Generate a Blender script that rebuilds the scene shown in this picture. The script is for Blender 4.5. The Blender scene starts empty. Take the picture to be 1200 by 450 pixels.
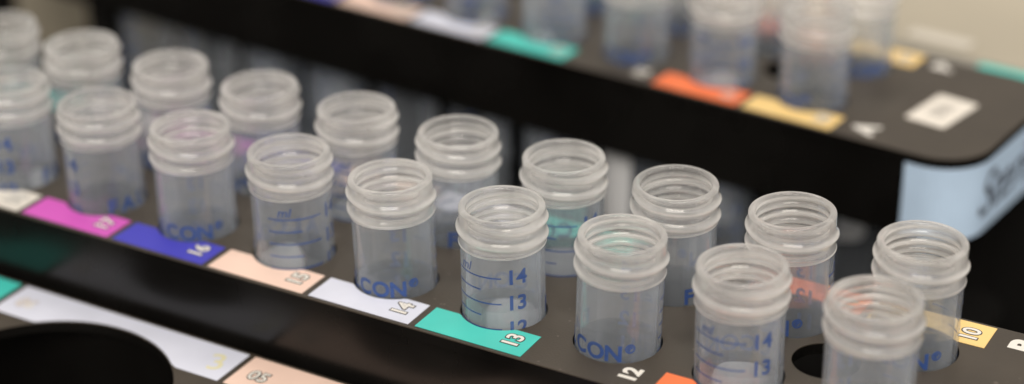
import bpy, bmesh, math, random
from mathutils import Vector, Matrix
random.seed(7)
S = 0.001                      # every length below is in millimetres
C = bpy.context.scene.collection
sc = bpy.context.scene
PITCH, ROW = 25.487, 24.853    # hole pitch along the rack, distance between the two rows
RISE = 23.53                   # tube rim above the rack top
FY, BY = -15.5, 40.4           # front and back edge of a two-row rack top
LABW, LABD, LABY = 23.92, 8.35, -14.7

# ------------------------------------------------------------ materials
def mat(name):
    m = bpy.data.materials.new(name); m.use_nodes = True
    nt = m.node_tree; nt.nodes.clear()
    out = nt.nodes.new('ShaderNodeOutputMaterial')
    return m, nt, out

def principled(name, col, rough=.5, spec=.5, noise=None, bump=None, coat=0.0):
    m, nt, out = mat(name)
    b = nt.nodes.new('ShaderNodeBsdfPrincipled')
    b.inputs['Base Color'].default_value = (*col, 1)
    b.inputs['Roughness'].default_value = rough
    b.inputs['Specular IOR Level'].default_value = spec
    b.inputs['Coat Weight'].default_value = coat
    nt.links.new(b.outputs[0], out.inputs[0])
    tc = nt.nodes.new('ShaderNodeTexCoord')
    if noise:
        scale, amt, r_amt = noise
        n = nt.nodes.new('ShaderNodeTexNoise'); n.inputs['Scale'].default_value = scale
        n.inputs['Detail'].default_value = 5
        nt.links.new(tc.outputs['Object'], n.inputs['Vector'])
        mr = nt.nodes.new('ShaderNodeMapRange')
        mr.inputs['From Min'].default_value = .3; mr.inputs['From Max'].default_value = .7
        mr.inputs['To Min'].default_value = 1 - amt; mr.inputs['To Max'].default_value = 1 + amt
        nt.links.new(n.outputs['Fac'], mr.inputs['Value'])
        mx = nt.nodes.new('ShaderNodeVectorMath'); mx.operation = 'SCALE'
        mx.inputs[0].default_value = col
        nt.links.new(mr.outputs[0], mx.inputs['Scale'])
        nt.links.new(mx.outputs[0], b.inputs['Base Color'])
        m2 = nt.nodes.new('ShaderNodeMapRange')
        m2.inputs['From Min'].default_value = .3; m2.inputs['From Max'].default_value = .7
        m2.inputs['To Min'].default_value = rough - r_amt; m2.inputs['To Max'].default_value = rough + r_amt
        nt.links.new(n.outputs['Fac'], m2.inputs['Value'])
        nt.links.new(m2.outputs[0], b.inputs['Roughness'])
    if bump:
        scale, dist = bump
        n = nt.nodes.new('ShaderNodeTexNoise'); n.inputs['Scale'].default_value = scale
        n.inputs['Detail'].default_value = 4
        nt.links.new(tc.outputs['Object'], n.inputs['Vector'])
        bp = nt.nodes.new('ShaderNodeBump'); bp.inputs['Distance'].default_value = dist
        bp.inputs['Strength'].default_value = .6
        nt.links.new(n.outputs['Fac'], bp.inputs['Height'])
        nt.links.new(bp.outputs[0], b.inputs['Normal'])
    return m

def plate_material():
    """dark brown grey textured plastic with pale dust specks and faint scuffs"""
    m, nt, out = mat('textured_plastic')
    b = nt.nodes.new('ShaderNodeBsdfPrincipled'); nt.links.new(b.outputs[0], out.inputs[0])
    b.inputs['Roughness'].default_value = .5
    tc = nt.nodes.new('ShaderNodeTexCoord')
    n = nt.nodes.new('ShaderNodeTexNoise'); n.inputs['Scale'].default_value = 60; n.inputs['Detail'].default_value = 6
    nt.links.new(tc.outputs['Object'], n.inputs['Vector'])
    r = nt.nodes.new('ShaderNodeValToRGB')
    r.color_ramp.elements[0].position = .3; r.color_ramp.elements[0].color = (.041, .032, .023, 1)
    r.color_ramp.elements[1].position = .75; r.color_ramp.elements[1].color = (.060, .047, .034, 1)
    nt.links.new(n.outputs['Fac'], r.inputs[0])
    v = nt.nodes.new('ShaderNodeTexVoronoi'); v.inputs['Scale'].default_value = 420
    nt.links.new(tc.outputs['Object'], v.inputs['Vector'])
    n2 = nt.nodes.new('ShaderNodeTexNoise'); n2.inputs['Scale'].default_value = 160
    nt.links.new(tc.outputs['Object'], n2.inputs['Vector'])
    sub = nt.nodes.new('ShaderNodeMath'); sub.operation = 'MULTIPLY_ADD'
    sub.inputs[1].default_value = .7; sub.inputs[2].default_value = -.30
    nt.links.new(n2.outputs['Fac'], sub.inputs[0])
    lt = nt.nodes.new('ShaderNodeMath'); lt.operation = 'LESS_THAN'
    nt.links.new(v.outputs['Distance'], lt.inputs[0]); nt.links.new(sub.outputs[0], lt.inputs[1])
    mx = nt.nodes.new('ShaderNodeMix'); mx.data_type = 'RGBA'
    nt.links.new(lt.outputs[0], mx.inputs['Factor']); nt.links.new(r.outputs[0], mx.inputs['A'])
    mx.inputs['B'].default_value = (.12, .10, .08, 1)
    nt.links.new(mx.outputs['Result'], b.inputs['Base Color'])
    fine = nt.nodes.new('ShaderNodeTexNoise'); fine.inputs['Scale'].default_value = 2200
    nt.links.new(tc.outputs['Object'], fine.inputs['Vector'])
    bp = nt.nodes.new('ShaderNodeBump'); bp.inputs['Distance'].default_value = .00008; bp.inputs['Strength'].default_value = .5
    nt.links.new(fine.outputs['Fac'], bp.inputs['Height']); nt.links.new(bp.outputs[0], b.inputs['Normal'])
    return m

def plastic(name, milk, rough, tint=(.93, .96, 1.0), gloss=.09, clear=.88, base=.55, milkc=(.93, .95, .98), wall=False, edge=1.6):
    """natural polypropylene: clear wall with a milky share that grows where the wall is seen edge on"""
    m, nt, out = mat(name)
    g = nt.nodes.new('ShaderNodeBsdfRefraction'); g.inputs['IOR'].default_value = 1.42
    g.inputs['Roughness'].default_value = rough
    g.inputs['Color'].default_value = (*[.99 * t for t in tint], 1)
    tr = nt.nodes.new('ShaderNodeBsdfTransparent'); tr.inputs['Color'].default_value = (.99, .992, .995, 1)
    gt = nt.nodes.new('ShaderNodeMixShader'); gt.inputs[0].default_value = clear
    nt.links.new(g.outputs[0], gt.inputs[1]); nt.links.new(tr.outputs[0], gt.inputs[2])
    d = nt.nodes.new('ShaderNodeBsdfDiffuse'); d.inputs['Color'].default_value = (*milkc, 1)
    t = nt.nodes.new('ShaderNodeBsdfTranslucent'); t.inputs['Color'].default_value = (*milkc, 1)
    mk = nt.nodes.new('ShaderNodeMixShader'); mk.inputs[0].default_value = .5
    nt.links.new(d.outputs[0], mk.inputs[1]); nt.links.new(t.outputs[0], mk.inputs[2])
    tc = nt.nodes.new('ShaderNodeTexCoord')
    n = nt.nodes.new('ShaderNodeTexNoise'); n.inputs['Scale'].default_value = 180; n.inputs['Detail'].default_value = 3
    mp = nt.nodes.new('ShaderNodeMapping'); mp.inputs['Scale'].default_value = (1, 1, .12)
    nt.links.new(tc.outputs['Object'], mp.inputs[0]); nt.links.new(mp.outputs[0], n.inputs['Vector'])
    lw = nt.nodes.new('ShaderNodeLayerWeight'); lw.inputs['Blend'].default_value = .35
    ma = nt.nodes.new('ShaderNodeMath'); ma.operation = 'MULTIPLY_ADD'
    ma.inputs[1].default_value = milk * edge; ma.inputs[2].default_value = milk * base
    nt.links.new(lw.outputs['Facing'], ma.inputs[0])
    mb = nt.nodes.new('ShaderNodeMath'); mb.operation = 'MULTIPLY'
    mr = nt.nodes.new('ShaderNodeMapRange'); mr.inputs['From Min'].default_value = .3; mr.inputs['From Max'].default_value = .7
    mr.inputs['To Min'].default_value = .8; mr.inputs['To Max'].default_value = 1.2
    nt.links.new(n.outputs['Fac'], mr.inputs['Value'])
    nt.links.new(ma.outputs[0], mb.inputs[0]); nt.links.new(mr.outputs[0], mb.inputs[1]); mb.use_clamp = True
    oi = nt.nodes.new('ShaderNodeObjectInfo'); mo = nt.nodes.new('ShaderNodeMapRange')
    mo.inputs['To Min'].default_value = .86; mo.inputs['To Max'].default_value = 1.14
    nt.links.new(oi.outputs['Random'], mo.inputs['Value'])
    mv = nt.nodes.new('ShaderNodeMath'); mv.operation = 'MULTIPLY'; mv.use_clamp = True
    nt.links.new(mb.outputs[0], mv.inputs[0]); nt.links.new(mo.outputs[0], mv.inputs[1]); mb = mv
    of = nt.nodes.new('ShaderNodeVectorMath'); of.operation = 'MULTIPLY_ADD'
    of.inputs[1].default_value = (1, 1, 1)
    nt.links.new(tc.outputs['Object'], of.inputs[0]); nt.links.new(oi.outputs['Random'], of.inputs[2]); nt.links.new(of.outputs[0], mp.inputs[0])
    if wall:
        an = nt.nodes.new('ShaderNodeAttribute'); an.attribute_name = 'wall'
        mb2 = nt.nodes.new('ShaderNodeMath'); mb2.operation = 'MULTIPLY'; mb2.use_clamp = True
        nt.links.new(mb.outputs[0], mb2.inputs[0]); nt.links.new(an.outputs['Fac'], mb2.inputs[1]); mb = mb2
    mix = nt.nodes.new('ShaderNodeMixShader')
    nt.links.new(mb.outputs[0], mix.inputs[0]); nt.links.new(gt.outputs[0], mix.inputs[1]); nt.links.new(mk.outputs[0], mix.inputs[2])
    gl = nt.nodes.new('ShaderNodeBsdfGlossy'); gl.inputs['Roughness'].default_value = gloss
    fr_ = nt.nodes.new('ShaderNodeFresnel'); fr_.inputs['IOR'].default_value = 1.5
    ge = nt.nodes.new('ShaderNodeNewGeometry'); inv = nt.nodes.new('ShaderNodeMath'); inv.operation = 'SUBTRACT'
    inv.inputs[0].default_value = 1; nt.links.new(ge.outputs['Backfacing'], inv.inputs[1])
    fm = nt.nodes.new('ShaderNodeMath'); fm.operation = 'MULTIPLY'
    nt.links.new(fr_.outputs[0], fm.inputs[0]); nt.links.new(inv.outputs[0], fm.inputs[1])
    fin = nt.nodes.new('ShaderNodeMixShader')
    nt.links.new(fm.outputs[0], fin.inputs[0]); nt.links.new(mix.outputs[0], fin.inputs[1]); nt.links.new(gl.outputs[0], fin.inputs[2])
    nt.links.new(fin.outputs[0], out.inputs[0])
    return m

M = {
 'plate': plate_material(),
 'black': principled('glossy_black_plastic', (.006, .0055, .005), .25, .42, noise=(35, .3, .07)),
 'inner': principled('dull_black_plastic', (.007, .0065, .006), .85, .12),
 'mat': principled('black_rubber', (.006, .0055, .005), .85, .15, bump=(900, .0002)),
 'white': principled('white_label', (.69, .715, .84), .45, noise=(120, .03, .05)),
 'offwhite': principled('cream_label', (.74, .70, .64), .45, noise=(120, .03, .05)),
 'peach': principled('peach_label', (.86, .63, .53), .45, noise=(120, .03, .05)),
 'teal': principled('teal_label', (.062, .58, .51), .45, noise=(120, .04, .05)),
 'orange': principled('orange_label', (.9, .19, .055), .45, noise=(120, .03, .05)),
 'tan': principled('tan_label', (.88, .62, .24), .45, noise=(120, .03, .05)),
 'blue': principled('blue_label', (.045, .042, .48), .45, noise=(120, .04, .05)),
 'magenta': principled('magenta_label', (.62, .085, .50), .45, noise=(120, .03, .05)),
 'digit': principled('digit_white', (.80, .77, .72), .5),
 'outline': principled('digit_outline', (.03, .027, .025), .5),
 'yellow': principled('faded_yellow_ink', (.74, .70, .45), .5),
 'mauve': principled('faded_mauve_ink', (.42, .34, .36), .5),
 'ink': principled('blue_ink', (.025, .075, .28), .45),
 'patch': principled('white_ink', (.75, .76, .78), .6),
 'tape': principled('pale_blue_tape', (.54, .70, .90), .55, noise=(70, .05, .05), bump=(250, .0003)),
 'pen': principled('marker_pen', (.06, .065, .09), .6),
 'beige': principled('beige_enamel', (.43, .385, .30), .4, noise=(9, .14, .05)),
 'rim': principled('shade_grey', (.26, .245, .21), .4, noise=(9, .15, .05)),  # darker beige grey for the shade painted along the lid's front
 'faded': principled('worn_paper', (.60, .56, .49), .6),
 'sticker': principled('paper_sticker', (.80, .75, .68), .6),
 'print': principled('grey_print', (.28, .26, .24), .6),
 'neck': plastic('milky_polypropylene', .50, .08, clear=.6, base=.42, wall=True, gloss=.10, milkc=(.99, .98, .97), tint= (1, .98, .96)),
 'body': plastic('clear_polypropylene', .125, .07, edge=2.6, base=.5, clear=.85, milkc=(.86, .92, 1.0), tint= (.96, .98, 1.0)),
}

def worn_ink(m):
    nt = m.node_tree; b = nt.nodes['Principled BSDF']
    tc = nt.nodes.new('ShaderNodeTexCoord'); oi = nt.nodes.new('ShaderNodeObjectInfo')
    ad = nt.nodes.new('ShaderNodeVectorMath'); nt.links.new(tc.outputs['Object'], ad.inputs[0]); nt.links.new(oi.outputs['Random'], ad.inputs[1])
    n = nt.nodes.new('ShaderNodeTexNoise'); n.inputs['Scale'].default_value = 1400; n.inputs['Detail'].default_value = 3
    nt.links.new(ad.outputs[0], n.inputs['Vector'])
    mr = nt.nodes.new('ShaderNodeMapRange'); mr.inputs['From Min'].default_value = .3; mr.inputs['From Max'].default_value = .6
    mr.inputs['To Min'].default_value = .68; mr.inputs['To Max'].default_value = .88
    nt.links.new(n.outputs['Fac'], mr.inputs['Value']); nt.links.new(mr.outputs[0], b.inputs['Alpha'])
worn_ink(M['ink'])
# ------------------------------------------------------------ object helpers
def link(name, me, m=None, parent=None, smooth=False):
    o = bpy.data.objects.new(name, me); C.objects.link(o)
    if me is not None:
        me.name = name
        if m is not None: me.materials.clear(); me.materials.append(m)
        if smooth:
            for p in me.polygons: p.use_smooth = True
    if parent is not None: o.parent = parent
    return o

def thing(name, label, cat, loc=(0, 0, 0), rz=0, group=None):
    o = bpy.data.objects.new(name, None); C.objects.link(o)
    o.empty_display_size = .01
    o.location = [v * S for v in loc]; o.rotation_euler = (0, 0, rz)
    o['label'] = label; o['category'] = cat
    if group: o['group'] = group
    return o

def baked(tmp):
    """mesh of a temporary curve or text object"""
    C.objects.link(tmp)
    dg = bpy.context.evaluated_depsgraph_get(); dg.update()
    me = bpy.data.meshes.new_from_object(tmp.evaluated_get(dg), depsgraph=dg)
    data = tmp.data
    bpy.data.objects.remove(tmp); bpy.data.curves.remove(data)
    return me

def outline_plate(loops, thick, bevel=0.0):
    """2-D outline with holes, filled and given a thickness; top face at z = 0"""
    cu = bpy.data.curves.new('outline', 'CURVE'); cu.dimensions = '2D'; cu.fill_mode = 'BOTH'
    cu.extrude = (thick / 2 - bevel) * S; cu.bevel_depth = bevel * S; cu.bevel_resolution = 2
    if bevel: cu.offset = -bevel * S
    for lp in loops:
        sp = cu.splines.new('POLY'); sp.points.add(len(lp) - 1); sp.use_cyclic_u = True
        for p, (x, y) in zip(sp.points, lp): p.co = (x * S, y * S, 0, 1)
    me = baked(bpy.data.objects.new('outline', cu))
    me.transform(Matrix.Translation((0, 0, -thick / 2 * S)))
    return me

def circle(x, y, r, n=64):
    return [(x + r * math.cos(2 * math.pi * k / n), y + r * math.sin(2 * math.pi * k / n)) for k in range(n)]

def round_rect(x0, y0, x1, y1, r, n=12):
    pts = []
    for cx, cy, a in ((x1 - r, y0 + r, -90), (x1 - r, y1 - r, 0), (x0 + r, y1 - r, 90), (x0 + r, y0 + r, 180)):
        for k in range(n + 1):
            t = math.radians(a + 90 * k / n); pts.append((cx + r * math.cos(t), cy + r * math.sin(t)))
    return pts

def text_mesh(s, size, bold=0.0, shear=0.0, spacing=1.0):
    cu = bpy.data.curves.new('text', 'FONT'); cu.body = s; cu.size = size * S
    cu.offset = bold * S; cu.shear = shear; cu.align_x = 'CENTER'; cu.align_y = 'CENTER'; cu.space_character = spacing
    return baked(bpy.data.objects.new('text', cu))

def dense(me, step):
    bm = bmesh.new(); bm.from_mesh(me)
    bmesh.ops.triangulate(bm, faces=bm.faces[:])
    for _ in range(5):
        es = [e for e in bm.edges if e.calc_length() > step * S]
        if not es: break
        bmesh.ops.subdivide_edges(bm, edges=es, cuts=1)
        bmesh.ops.triangulate(bm, faces=[f for f in bm.faces if len(f.verts) > 3])
    bm.to_mesh(me); bm.free()

def merge(meshes, name):
    bm = bmesh.new()
    for me in meshes: bm.from_mesh(me)
    out = bpy.data.meshes.new(name); bm.to_mesh(out); bm.free()
    for me in meshes: bpy.data.meshes.remove(me)
    return out

def box_bm(bm, x0, x1, y0, y1, z0, z1):
    r = bmesh.ops.create_cube(bm, size=1)
    for v in r['verts']:
        v.co = ((x0 + x1) / 2 * S + v.co.x * (x1 - x0) * S, (y0 + y1) / 2 * S + v.co.y * (y1 - y0) * S,
                (z0 + z1) / 2 * S + v.co.z * (z1 - z0) * S)

def boxes(name, m, parent, *bs, bevel=0.0):
    bm = bmesh.new()
    for b in bs: box_bm(bm, *b)
    if bevel: bmesh.ops.bevel(bm, geom=bm.edges[:], offset=bevel * S, segments=2, affect='EDGES')
    me = bpy.data.meshes.new(name); bm.to_mesh(me); bm.free()
    return link(name, me, m, parent)

# ------------------------------------------------------------ the tube
RB = 8.4
def ring_surface(rows, n, closed_end=None):
    """rows: list of functions angle -> (radius, z); consecutive rows are bridged"""
    bm = bmesh.new(); rs = []
    for f in rows:
        ring = []
        for k in range(n):
            a = 2 * math.pi * k / n; r, z = f(a)
            ring.append(bm.verts.new((r * math.cos(a) * S, r * math.sin(a) * S, z * S)))
        rs.append(ring)
    for A, B in zip(rs, rs[1:]):
        for k in range(n):
            bm.faces.new((A[k], A[(k + 1) % n], B[(k + 1) % n], B[k]))
    if closed_end is not None:
        for ring in ([rs[0], rs[-1]] if closed_end == 'both' else [rs[-1]]): bm.faces.new(ring)
    bmesh.ops.recalc_face_normals(bm, faces=bm.faces[:])
    return bm

def ridge(z, a):
    """helical thread: outward bulge of the wall at height z (below the rim) and angle a"""
    v = 0
    u = a / (2 * math.pi)
    for k in (-1, 0, 1, 2):
        zc = -1.9 - 3.4 * (k + u)
        turn = k + u
        amp = max(0, min(1, (turn + .12) / .15)) * max(0, min(1, (1.75 - turn) / .25))
        v += amp * math.exp(-((z - zc) / (.76 + .08 * turn)) ** 2)
    return v

NECK_END = -8.0
def neck_mesh():
    rows = []
    def outer(z):
        def f(a, z=z):
            base = 8.55
            if z < -6.2: base = 8.55 + (z + 6.2) / (NECK_END + 6.2) * .08
            fade = max(0, min(1, (z - NECK_END) / .9))
            return base + .62 * ridge(z, a) * fade, RISE + z
        return f
    def inner(z):
        def f(a, z=z):
            base = 7.15 + .25 * max(0, min(1, (-5 - z) / 3))
            a2 = a / (2 * math.pi)
            ring = .2 * math.cos(2 * math.pi * (z + 1.4 + 1.8 * a2) / 1.8) * max(0, min(1, (-.9 - z) / .6)) * max(0, min(1, (z + 7.9) / .8))
            return base + .15 * ridge(z, a) + ring, RISE + z
        return f
    # lip, rounded
    prof = []
    for k in range(9):
        t = math.pi * k / 8
        prof.append((7.85 + .70 * math.cos(t), -.62 + .62 * math.sin(t)))
    zs = [-.62 - (i + 1) * .2 for i in range(60)]
    zs = [z for z in zs if z > NECK_END + .2]
    out_rows = [outer(z) for z in reversed(zs)]
    lip = [(lambda a, p=p: (p[0], RISE + p[1])) for p in prof]
    in_rows = [inner(z) for z in zs]
    step = [lambda a: (RB, RISE + NECK_END), lambda a: (RB + .30, RISE + NECK_END + .05), lambda a: (RB + .34, RISE + NECK_END + .3)]
    end = [lambda a: (7.4, RISE + NECK_END)]
    bm = ring_surface(step + out_rows + lip + in_rows + end, 96)
    me = bpy.data.meshes.new('neck'); bm.to_mesh(me); bm.free()
    # wall thickness decides how milky the plastic is: thick on the thread ridges, thin in the grooves
    at = me.attributes.new('wall', 'FLOAT', 'POINT')
    no, nl = len(step) + len(out_rows), len(lip)
    for v in me.vertices:
        row, k = divmod(v.index, 96); a = 2 * math.pi * k / 96; z = v.co.z / S - RISE
        if row < no: t = .55 + 1.25 * ridge(z, a)
        elif row < no + nl: t = .8
        else:
            ph = math.cos(2 * math.pi * (z + 1.4 + 1.8 * a / (2 * math.pi)) / 1.8)
            t = .75 - .6 * ph
        if row < 4: t = 1.3
        at.data[v.index].value = t
    return me

def body_mesh():
    top = RISE + NECK_END
    P = [(7.4, top)] + [(7.4, z) for z in (8, 4, 0, -20, -50, -74)] + [(6.2, -78), (2.2, -93.6), (.6, -94.8)]
    Q = [(.9, -96.2), (2.9, -95.2), (4.2, -92), (7.6, -77.5), (8.25, -74)] + [(8.38, -50), (RB, -20), (RB, 0), (RB, 4), (RB, 8), (RB, top)]
    rows = [(lambda a, p=p: p) for p in Q]
    rows_in = [(lambda a, p=p: p) for p in P]
    # outer shell then inner shell, one continuous wall with a closed tip
    bm1 = ring_surface(rows, 96); bm2 = ring_surface(rows_in, 96)
    m1 = bpy.data.meshes.new('a'); 
    for bm, flip in ((bm1, False), (bm2, True)):
        n = 96
        bm.verts.ensure_lookup_table()
    tip1 = bm1.verts[:96]; bm1.faces.new(tip1)
    tip2 = bm2.verts[len(bm2.verts) - 96:]; bm2.faces.new(tip2)
    bmesh.ops.recalc_face_normals(bm1, faces=bm1.faces[:])
    bmesh.ops.recalc_face_normals(bm2, faces=bm2.faces[:])
    def outward(bm):
        f = max(bm.faces, key=lambda f: abs(f.normal.x) if len(f.verts) == 4 else 0)
        c = f.calc_center_median(); return f.normal.x * c.x > 0
    if not outward(bm1): bmesh.ops.reverse_faces(bm1, faces=bm1.faces[:])
    if outward(bm2): bmesh.ops.reverse_faces(bm2, faces=bm2.faces[:])
    a = bpy.data.meshes.new('a'); b = bpy.data.meshes.new('b'); bm1.to_mesh(a); bm2.to_mesh(b); bm1.free(); bm2.free()
    return merge([a, b], 'tube_body')

def wrap(me, deg, z, r=RB + .05):
    """lay a flat mesh (x along the reading direction) round the tube wall"""
    for v in me.vertices:
        a = math.radians(deg) + v.co.x / S / RB
        v.co = (r * S * math.cos(a), r * S * math.sin(a), v.co.y + z * S)
    return me

def strip(deg0, deg1, z, h=.32):
    n = 24; bm = bmesh.new(); prev = None
    for k in range(n + 1):
        a = math.radians(deg0 + (deg1 - deg0) * k / n); r = (RB + .05) * S
        p = [bm.verts.new((r * math.cos(a), r * math.sin(a), (z + s * h / 2) * S)) for s in (-1, 1)]
        if prev: bm.faces.new((prev[0], p[0], p[1], prev[1]))
        prev = p
    me = bpy.data.meshes.new('s'); bm.to_mesh(me); bm.free(); return me

def graduation_mesh():
    parts = []
    for k, num in enumerate(('14', '13', '12', '11', '10', '9', '8', '7', '6', '5', '4', '3')):
        z = 11.4 - 5.7 * k
        parts.append(strip(-82, -3 , z))
        parts.append(strip(-82, -32, z - 2.85))
        t = text_mesh(num, 4.4, .12); dense(t, .5); parts.append(wrap(t, 18, z))
    t = text_mesh('ml', 2.9, .03, .25); dense(t, .5); parts.append(wrap(t, -58, 12.9))
    return merge(parts, 'graduation_marks')

def logo_mesh():
    parts = []
    for ch, a in zip('FALCON', (82, 106, 131, 156, 182, 207)):
        t = text_mesh(ch, 4.7, .15); dense(t, .5); parts.append(wrap(t, a, 1.7))
    t = text_mesh('\u00ae', 2.5, .10); dense(t, .5); parts.append(wrap(t, 229, 2.8))
    return merge(parts, 'tube_logo')

def patch_mesh():
    bm = bmesh.new(); n = 20; ring = []
    pts = round_rect(-6, -46, 6, -2.5, 3, 8)
    for x, y in pts: ring.append(bm.verts.new((x * S, y * S, 0)))
    bm.faces.new(ring); me = bpy.data.meshes.new('writing_patch'); bm.to_mesh(me); bm.free()
    dense(me, 1.5); return wrap(me, 165, 0)

NECK, BODY, GRAD, LOGO, PATCH = neck_mesh(), body_mesh(), graduation_mesh(), logo_mesh(), patch_mesh()

def make_tube():
    root = thing('centrifuge_tube', 'clear plastic tube', 'tube', group='open plastic tubes standing in the racks')
    link('tube_body', BODY, M['body'], root, True)
    link('threaded_neck', NECK, M['neck'], root, True)
    link('graduation_marks', GRAD, M['ink'], root)
    link('tube_logo', LOGO, M['ink'], root)
    link('writing_patch', PATCH, M['patch'], root)
    return root
PROTO = make_tube(); used = False

def place_tube(x, y, z, deg, label, lean=(0, 0)):
    """deg: where the graduations face, lean: offset of the rim in mm"""
    global used
    if not used: r = PROTO; used = True
    else:
        r = PROTO.copy(); C.objects.link(r)
        for ch in PROTO.children:
            c = ch.copy(); C.objects.link(c); c.parent = r
    r['label'] = label
    r.location = (x * S, y * S, z * S)
    lean = (lean[0] + random.uniform(-.18, .18), lean[1] + random.uniform(-.25, .25))
    d = Vector((lean[0], lean[1], RISE)).normalized()
    r.rotation_euler = (Vector((0, 0, 1)).rotation_difference(d) @ Matrix.Rotation(math.radians(deg), 3, 'Z').to_quaternion()).to_euler()
    return r

# ------------------------------------------------------------ racks
def sticker(root, name, colour, x, y0, y1, notch, w=LABW, rot=math.pi / 2, s=None, numpos=None, size=4.3, styled=True, ink='digit'):
    """coloured number label lying on the rack top, cut round the hole (notch = (cx, cy, r) and side)"""
    o = None
    if colour:
        x0, x1 = x - w / 2, x + w / 2
        cx, cy, r, side = notch
        edge = y1 if side > 0 else y0
        far = y0 if side > 0 else y1
        pts = [(x0, far), (x1, far)]
        n = 40
        for k in range(n + 1):
            px = x1 + (x0 - x1) * k / n
            d = r * r - (px - cx) ** 2
            py = edge
            if d > 0:
                arc = cy - side * math.sqrt(d)
                py = min(edge, arc) if side > 0 else max(edge, arc)
            pts.append((px, py))
        me = outline_plate([pts], .12)
        o = link(name, me, M[colour], root); o.location.z = .13 * S
    if s:
        z = .16 if colour else .03
        holder = o if o is not None else root
        def put(me, nm, m, dz):
            q = link(nm, me, m, holder)
            q.location = (numpos[0] * S, numpos[1] * S, (z + dz - (.13 if o is not None else 0)) * S)
            q.rotation_euler.z = rot
            return q
        if styled and colour:
            put(text_mesh(s, size, .36), 'number_outline', M['outline'], .0)
            put(text_mesh(s, size, .12), 'number', M[ink], .04)
        else:
            put(text_mesh(s, size, .22), 'number', M[ink], .02)
    return o

def skirt_loop(x0, x1, r, inset=.5):
    return round_rect(x0 + inset, FY + inset, x1 - inset, BY - inset, r)

COL = {8: 'tan', 7: 'orange', 6: None, 5: 'teal', 4: 'white', 3: 'peach', 2: 'blue', 1: 'magenta', 0: 'offwhite', -1: 'teal', -2: 'peach'}
def two_row_rack(label, loc, rz, i0=-3, x1=252, xl=-96):
    root = thing('tube_rack', label, 'tube rack', loc, rz, 'black two row tube racks')
    loops = [round_rect(xl, FY, x1, BY, 12.5)]
    for i in range(i0, 9):
        for y in (0, ROW): loops.append(circle(i * PITCH, y, 8.75))
    loops.append(circle(7.5 * PITCH, 12.4, 6.6, 48))
    link('top_sheet', outline_plate(loops, .35, .1), M['plate'], root)
    o = link('top_plate', outline_plate(loops, 2.1), M['black'], root); o.location.z = -.36 * S
    lp = round_rect(xl + .5, FY + .5, x1 - .5, BY - .5, 12)
    ins = round_rect(xl + 2.5, FY + 2.5, x1 - 2.5, BY - 2.5, 10)
    o = link('skirt', outline_plate([lp, ins], 19.6), M['black'], root); o.location.z = -2.43 * S
    o = link('blocking_sleeve', outline_plate([circle(7.5 * PITCH, 12.4, 7.4, 48), circle(7.5 * PITCH, 12.4, 6.65, 48)], 34), M['inner'], root)  # added sleeve that blocks the lit tubes below, so the hole stays black
    o.location.z = -2.5 * S
    # shelf that steadies the lower ends, and the closed panels and posts under the skirt
    loops = [round_rect(xl + 4, FY + 4, x1 - 4, BY - 4, 10)]
    for i in range(i0, 9):
        for y in (0, ROW): loops.append(circle(i * PITCH, y, 8.75))
    o = link('lower_shelf', outline_plate(loops, 2), M['inner'], root); o.location.z = -60 * S
    boxes('rear_panel', M['inner'], root, (-40, x1 - 14, BY - 5, BY - 3, -101, -22.2))
    for a in (xl + 6, -40, x1 - 18):
        boxes('post', M['inner'], root, (a, a + 8, FY + 4, FY + 12, -101, -22.1))
    for i in range(i0 + 1, 9):
        x = i * PITCH; s = str(18 - i)
        cl = COL[i]
        sticker(root, 'number_label', cl, x + .07, LABY, LABY + LABD, (x, 0, 8.95, 1), s=s, numpos=(x + 8.0, -10.2), size=4.9)
        sticker(root, 'number_label', cl, x + .07, 24.853 + 6.35, 24.853 + 14.7, (x, ROW, 8.95, -1), s=s, numpos=(x + 8.2, 34.9), size=4.9)
    for ch, y in (('A', -9.3), ('B', 35.8)):
        q = link('row_letter', text_mesh(ch, 7.9, .38), M['digit'], root)
        q.location = (223.0 * S, y * S, .03 * S); q.rotation_euler.z = math.pi / 2
    return root

mid = two_row_rack('black rack nearest the middle, its front edge lined with labels 10 to 18', (0, 0, 0), 0)
FTH, FX, FYY = -.0950, -61.2, 146.0
far = two_row_rack('blurred black rack behind, pale blue tape round its right corner', (FX, FYY, 0), FTH)

def local(x, y):
    return FX + x * math.cos(FTH) - y * math.sin(FTH), FYY + x * math.sin(FTH) + y * math.cos(FTH)

# tape round the corner of the far rack, with handwriting
def corner_path(x0, yend, off):
    """points along the skirt outside from (x0, front) round the corner to y = yend"""
    R_ = 12 + off; X1 = 251.5 + off; Y0 = FY + .5 - off
    pts = [(x0 + (X1 - R_ - x0) * k / 12, Y0) for k in range(12)]
    pts += [(X1 - R_ + R_ * math.sin(math.radians(90 * k / 14)), Y0 + R_ - R_ * math.cos(math.radians(90 * k / 14))) for k in range(15)]
    pts += [(X1, Y0 + R_ + (yend - Y0 - R_) * k / 8) for k in range(1, 9)]
    return pts
outer = corner_path(236.0, 30, .22); inner_ = corner_path(236.0, 30, .06)
bm = bmesh.new(); rows = []
for (a, b) in zip(outer, inner_):
    rows.append([bm.verts.new((a[0] * S, a[1] * S, -2.8 * S)), bm.verts.new((a[0] * S, a[1] * S, -21.6 * S)),
                 bm.verts.new((b[0] * S, b[1] * S, -21.6 * S)), bm.verts.new((b[0] * S, b[1] * S, -2.8 * S))])
for A, B in zip(rows, rows[1:]):
    for k in range(4): bm.faces.new((A[k], B[k], B[(k + 1) % 4], A[(k + 1) % 4]))
bm.faces.new(rows[0]); bm.faces.new(rows[-1])
bmesh.ops.recalc_face_normals(bm, faces=bm.faces[:])
me = bpy.data.meshes.new('tape'); bm.to_mesh(me); bm.free()
tape = link('tape_label', me, M['tape'], far); tape['label'] = 'pale blue tape wrapped round the corner with marker writing'
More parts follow.
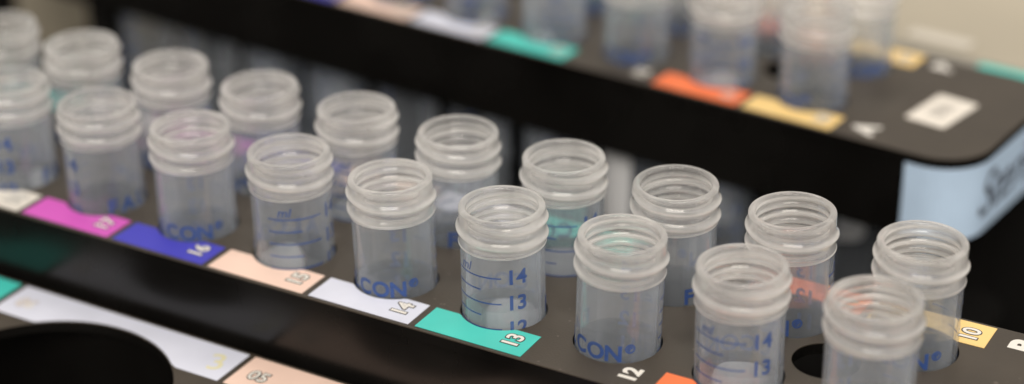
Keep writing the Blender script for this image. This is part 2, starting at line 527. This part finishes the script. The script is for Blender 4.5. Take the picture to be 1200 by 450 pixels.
hw = text_mesh('Steril', 15.5, .10, .3, .92); dense(hw, 1.2)
YC, XC, RC = FY + .5 + 12, 251.5 - 12, 12.30
for v in hw.vertices:                       # written along the side and round the start of the corner
    u, h = v.co.x / S + 8.0, v.co.y / S - 12.3
    if u > YC: p = (XC + RC, u)
    else:
        t = (YC - u) / RC; p = (XC + RC * math.cos(t), YC - RC * math.sin(t))
    v.co = (p[0] * S, p[1] * S, h * S)
q = link('handwriting', hw, M['pen'], tape)

# small paper sticker on the far rack's top, grey print on it
def far_local(x, y):
    dx, dy = x - FX, y - FYY
    return dx * math.cos(FTH) + dy * math.sin(FTH), -dx * math.sin(FTH) + dy * math.cos(FTH)
sx, sy = far_local(172.2, 134.0)
st = link('paper_sticker', outline_plate([round_rect(-5.3, -8.6, 5.3, 8.6, .8)], .12), M['sticker'], far)
st.location = (sx * S, sy * S, .13 * S); st.rotation_euler.z = math.radians(-5)
boxes('printed_block', M['print'], st, *[(-2.6, 2.6 - .5 * (k % 3), -3.6 + 1.2 * k, -3.6 + 1.2 * k + (.45 if k % 2 else .65), .005, .03) for k in range(7)])

# ---- front rack: lower, large round wells
front = thing('bottle_rack', 'black rack in the lower left corner with a large empty round well', 'rack', (0, 0, -16.2))
loops = [round_rect(-130, -140, 268, -17.3, 10)]
WX = [-77.5, -15.7, 46.7, 109.0, 171.2, 233.5]
for x in WX: loops.append(circle(x, -50.6, 28.0, 96))
for x in WX: loops.append(circle(x, -110, 24, 96))
link('top_sheet', outline_plate(loops[:7], .35, .1), M['plate'], front)
o = link('top_plate', outline_plate(loops[:7], 2.1), M['black'], front); o.location.z = -.36 * S
lp = round_rect(-129.5, -139.5, 267.5, -17.8, 9.5); ins = round_rect(-127, -137, 265, -20.3, 7)
o = link('skirt', outline_plate([lp, ins], 30), M['black'], front); o.location.z = -2.43 * S
FCOL = ['tan', 'teal', 'white', 'peach', 'blue', 'orange']
for k, x in enumerate(WX):
    o = sticker(front, 'number_label', FCOL[k], x - .3, -29.5, -18.2, (x, -50.6, 28.2, -1), w=60.8)
for k, s in ((2, '06'), (3, '05')):
    x = WX[k] - .3 - 30.4
    for b, m_, dz in ((.30, 'outline' if k == 3 else 'mauve', .05), (.06, 'digit', .09)):
        q = link('number_outline' if b > .1 else 'number', text_mesh(s, 4.6, b), M[m_], front)
        q.location = ((x + 5.2) * S, -24.4 * S, (.13 + dz) * S)
q = link('faded_mark', text_mesh('3', 8.5, .05), M['yellow'], front)
q.location = (72.6 * S, -24.0 * S, .16 * S); q.rotation_euler.z = .35

# ------------------------------------------------------------ tubes in the racks
TH = 0
cam_xy = (303.8, -301.3)
def place_in(mid_rack, i, row, ref, label, dx=0, dy=0, lean=(0, 0)):
    y = 0 if row == 0 else ROW
    x = i * PITCH
    if mid_rack: X, Y = x + dx, y + dy
    else: X, Y = local(x + dx, y + dy)
    face = math.degrees(math.atan2(cam_xy[1] - Y, cam_xy[0] - X))
    return place_tube(X, Y, 0, face + ref, label, lean)

colour_word = {0: 'cream', 1: 'magenta', 2: 'dark blue', 3: 'peach', 4: 'pale bluish white', 5: 'teal', 6: '', 7: 'orange', 8: 'tan'}
fr = {0: (-40, 'empty open tube behind the cream label, cut by the left edge'),
      1: (-75, 'empty open tube at the magenta label 17, FAL printed in blue at its foot'),
      2: (161, 'empty open tube at the dark blue label 16, CON printed at its foot'),
      3: (45, 'empty open tube at the front peach label 15, graduation lines facing out'),
      4: (155, 'empty open tube at the pale label 14, CON printed at its foot'),
      5: (0, 'sharp empty tube at the teal label 13, blue 14 and 13 on its wall'),
      6: (147, 'sharp empty tube behind the white number 12 printed straight on the black rack'),
      7: (12, 'empty open tube behind the orange label, its foot cut by the lower edge'),
      8: (195, 'nearest empty tube, in front of the small open hole, cut by the lower edge')}
for i, (ref, lab) in fr.items(): place_in(True, i, 0, ref, lab, lean=({6: .6, 4: -.5, 2: -.15}.get(i, 0), 0))
bk = {-1: (10, 'blurred empty tube in the back row, at the left edge of the photo'),
      0: (80, 'second back row tube from the left, behind the tubes at cream and magenta labels'),
      1: (120, 'back row tube just left of and behind the tube at dark blue label 16'),
      2: (95, 'back row tube behind the gap between tubes at labels 16 and 15'),
      3: (35, 'back row tube between the tubes at labels 15 and 14'),
      4: (-92, 'back row tube between the tubes at labels 14 and 13'),
      5: (22, 'back row tube with a teal label showing through its foot'),
      6: (-60, 'back row tube right of the tube at number 12, F on its foot'),
      7: (142, 'back row tube with a red label showing through its wall'),
      8: (163, 'back row tube at the right end, beside the tan label 10')}
for i, (ref, lab) in bk.items(): place_in(True, i, 1, ref, lab, lean=({0: -.5, 1: .3, 4: .35, 7: -.5}.get(i, 0), 0))
ordn = {8: 'last', 7: 'second to last', 6: 'third from last', 5: 'fourth from last', 4: 'fifth from last'}
for i in range(-1, 9):
    where = {8: 'above the tan label', 7: 'above the orange label', 6: 'between teal and orange labels', 5: 'above the teal label',
             4: 'above the pale white label', 3: 'above the peach label'}.get(i)
    ref = random.choice((10, 40, -60, 25, -35)) if i < 5 else (60, 150, 20, 120)[i - 5]
    if i >= 3:
        place_in(False, i, 0, ref, 'blurred tube in the front row of the far rack, ' + where)
        if i >= 5:
            place_in(False, i, 1, ref + 70, 'blurred back row tube of the far rack, %s counted towards the right' % ordn[i])
    else:
        place_in(False, i, 0, ref, 'far rack tube under its black skirt, %s from the left' % ('first', 'second', 'third', 'fourth')[i + 1])

# ------------------------------------------------------------ surroundings
bench = boxes('bench_top', M['mat'], None, (-3000, 3000, -2500, 3000, -110, -101.2)); bench['kind'] = 'structure'
cab = thing('storage_box', 'beige grey box behind the far rack with a pale sticker on top', 'box', (0, 0, 0), FTH)
boxes('box_lid', M['beige'], cab, (-60, 520, 184.5, 620, -13, -6), bevel=1)
boxes('lid_shade_strip', M['rim'], cab, (-58, 518, 184.3, 198, -14, -5.6), bevel=.8)  # shade near the lid's front edge, painted as a darker strip
boxes('box_body', M['inner'], cab, (-58, 515, 189, 615, -101, -13.2))
def cab_local(x, y): return x * math.cos(FTH) + y * math.sin(FTH), -x * math.sin(FTH) + y * math.cos(FTH)
for nm, m_, x, y, sx_, sy_ in (('pale_sticker', 'faded', 152.5, 191.5, 18, 6.0), ('teal_strip', 'teal', 190, 174.0, 46, 8.5)):
    a, b = cab_local(x, y)
    o = link(nm, outline_plate([round_rect(-sx_ / 2, -sy_ / 2, sx_ / 2, sy_ / 2, .8)], .15), M[m_], cab)
    o.location = (a * S, b * S, -5.44 * S)

# ------------------------------------------------------------ light
boxt = thing('carton', 'plain beige box far behind at the upper left, mostly hidden by the racks', 'box', (0, 0, 0), FTH)
boxes('carton_body', M['beige'], boxt, (-340, -64, 186, 330, -101, -8), bevel=1.5)
w = bpy.data.worlds.new('World'); sc.world = w; w.use_nodes = True
bg = w.node_tree.nodes['Background']; bg.inputs[0].default_value = (1.0, .93, .84, 1); bg.inputs[1].default_value = .55
def lamp(loc, target, size, power, col):
    l = bpy.data.lights.new('ceiling_lamp', 'AREA'); l.shape = 'RECTANGLE'; l.size, l.size_y = size; l.energy = power; l.color = col
    o = bpy.data.objects.new('ceiling_lamp', l); C.objects.link(o); o.location = loc
    o.rotation_euler = (Vector(target) - Vector(loc)).to_track_quat('-Z', 'Y').to_euler()
    return o
lamp((.95, -1.45, 1.25), (.12, .05, 0), (1.5, .7), 31, (1, .93, .84))
lamp((-.5, .9, 1.7), (.12, .05, 0), (1.2, .35), 9, (1, .93, .83))
lamp((.9, -.4, 1.8), (.12, .05, 0), (1.2, .35), 10, (1, .95, .88))

# ------------------------------------------------------------ camera (position and angles solved from the photograph)
R = Matrix(((0.8678, -0.2147, 0.4482), (0.4969, 0.3907, -0.7749), (-0.0087, 0.8951, 0.4457)))
cd = bpy.data.cameras.new('camera'); cam = bpy.data.objects.new('camera', cd); C.objects.link(cam)
mw = R.to_4x4(); mw.translation = Vector((303.782, -301.305, 199.796)) * S
cam.matrix_world = mw
cd.sensor_width = 36; cd.lens = 36 * 2354.23 / 1200
cd.clip_start = .01; cd.clip_end = 20
cd.dof.use_dof = True; cd.dof.focus_distance = 391 * S; cd.dof.aperture_fstop = cd.lens / 12
cd.dof.aperture_blades = 0
sc.camera = cam
sc.view_settings.view_transform = 'Standard'; sc.view_settings.look = 'None'
sc.view_settings.exposure = 0; sc.view_settings.gamma = 1
sc.cycles.max_bounces = 16; sc.cycles.transmission_bounces = 16; sc.cycles.transparent_max_bounces = 32
sc.cycles.diffuse_bounces = 4; sc.cycles.use_denoising = True
sc.cycles.sample_clamp_indirect = 6; sc.cycles.blur_glossy = .5
sc.render.film_transparent = False
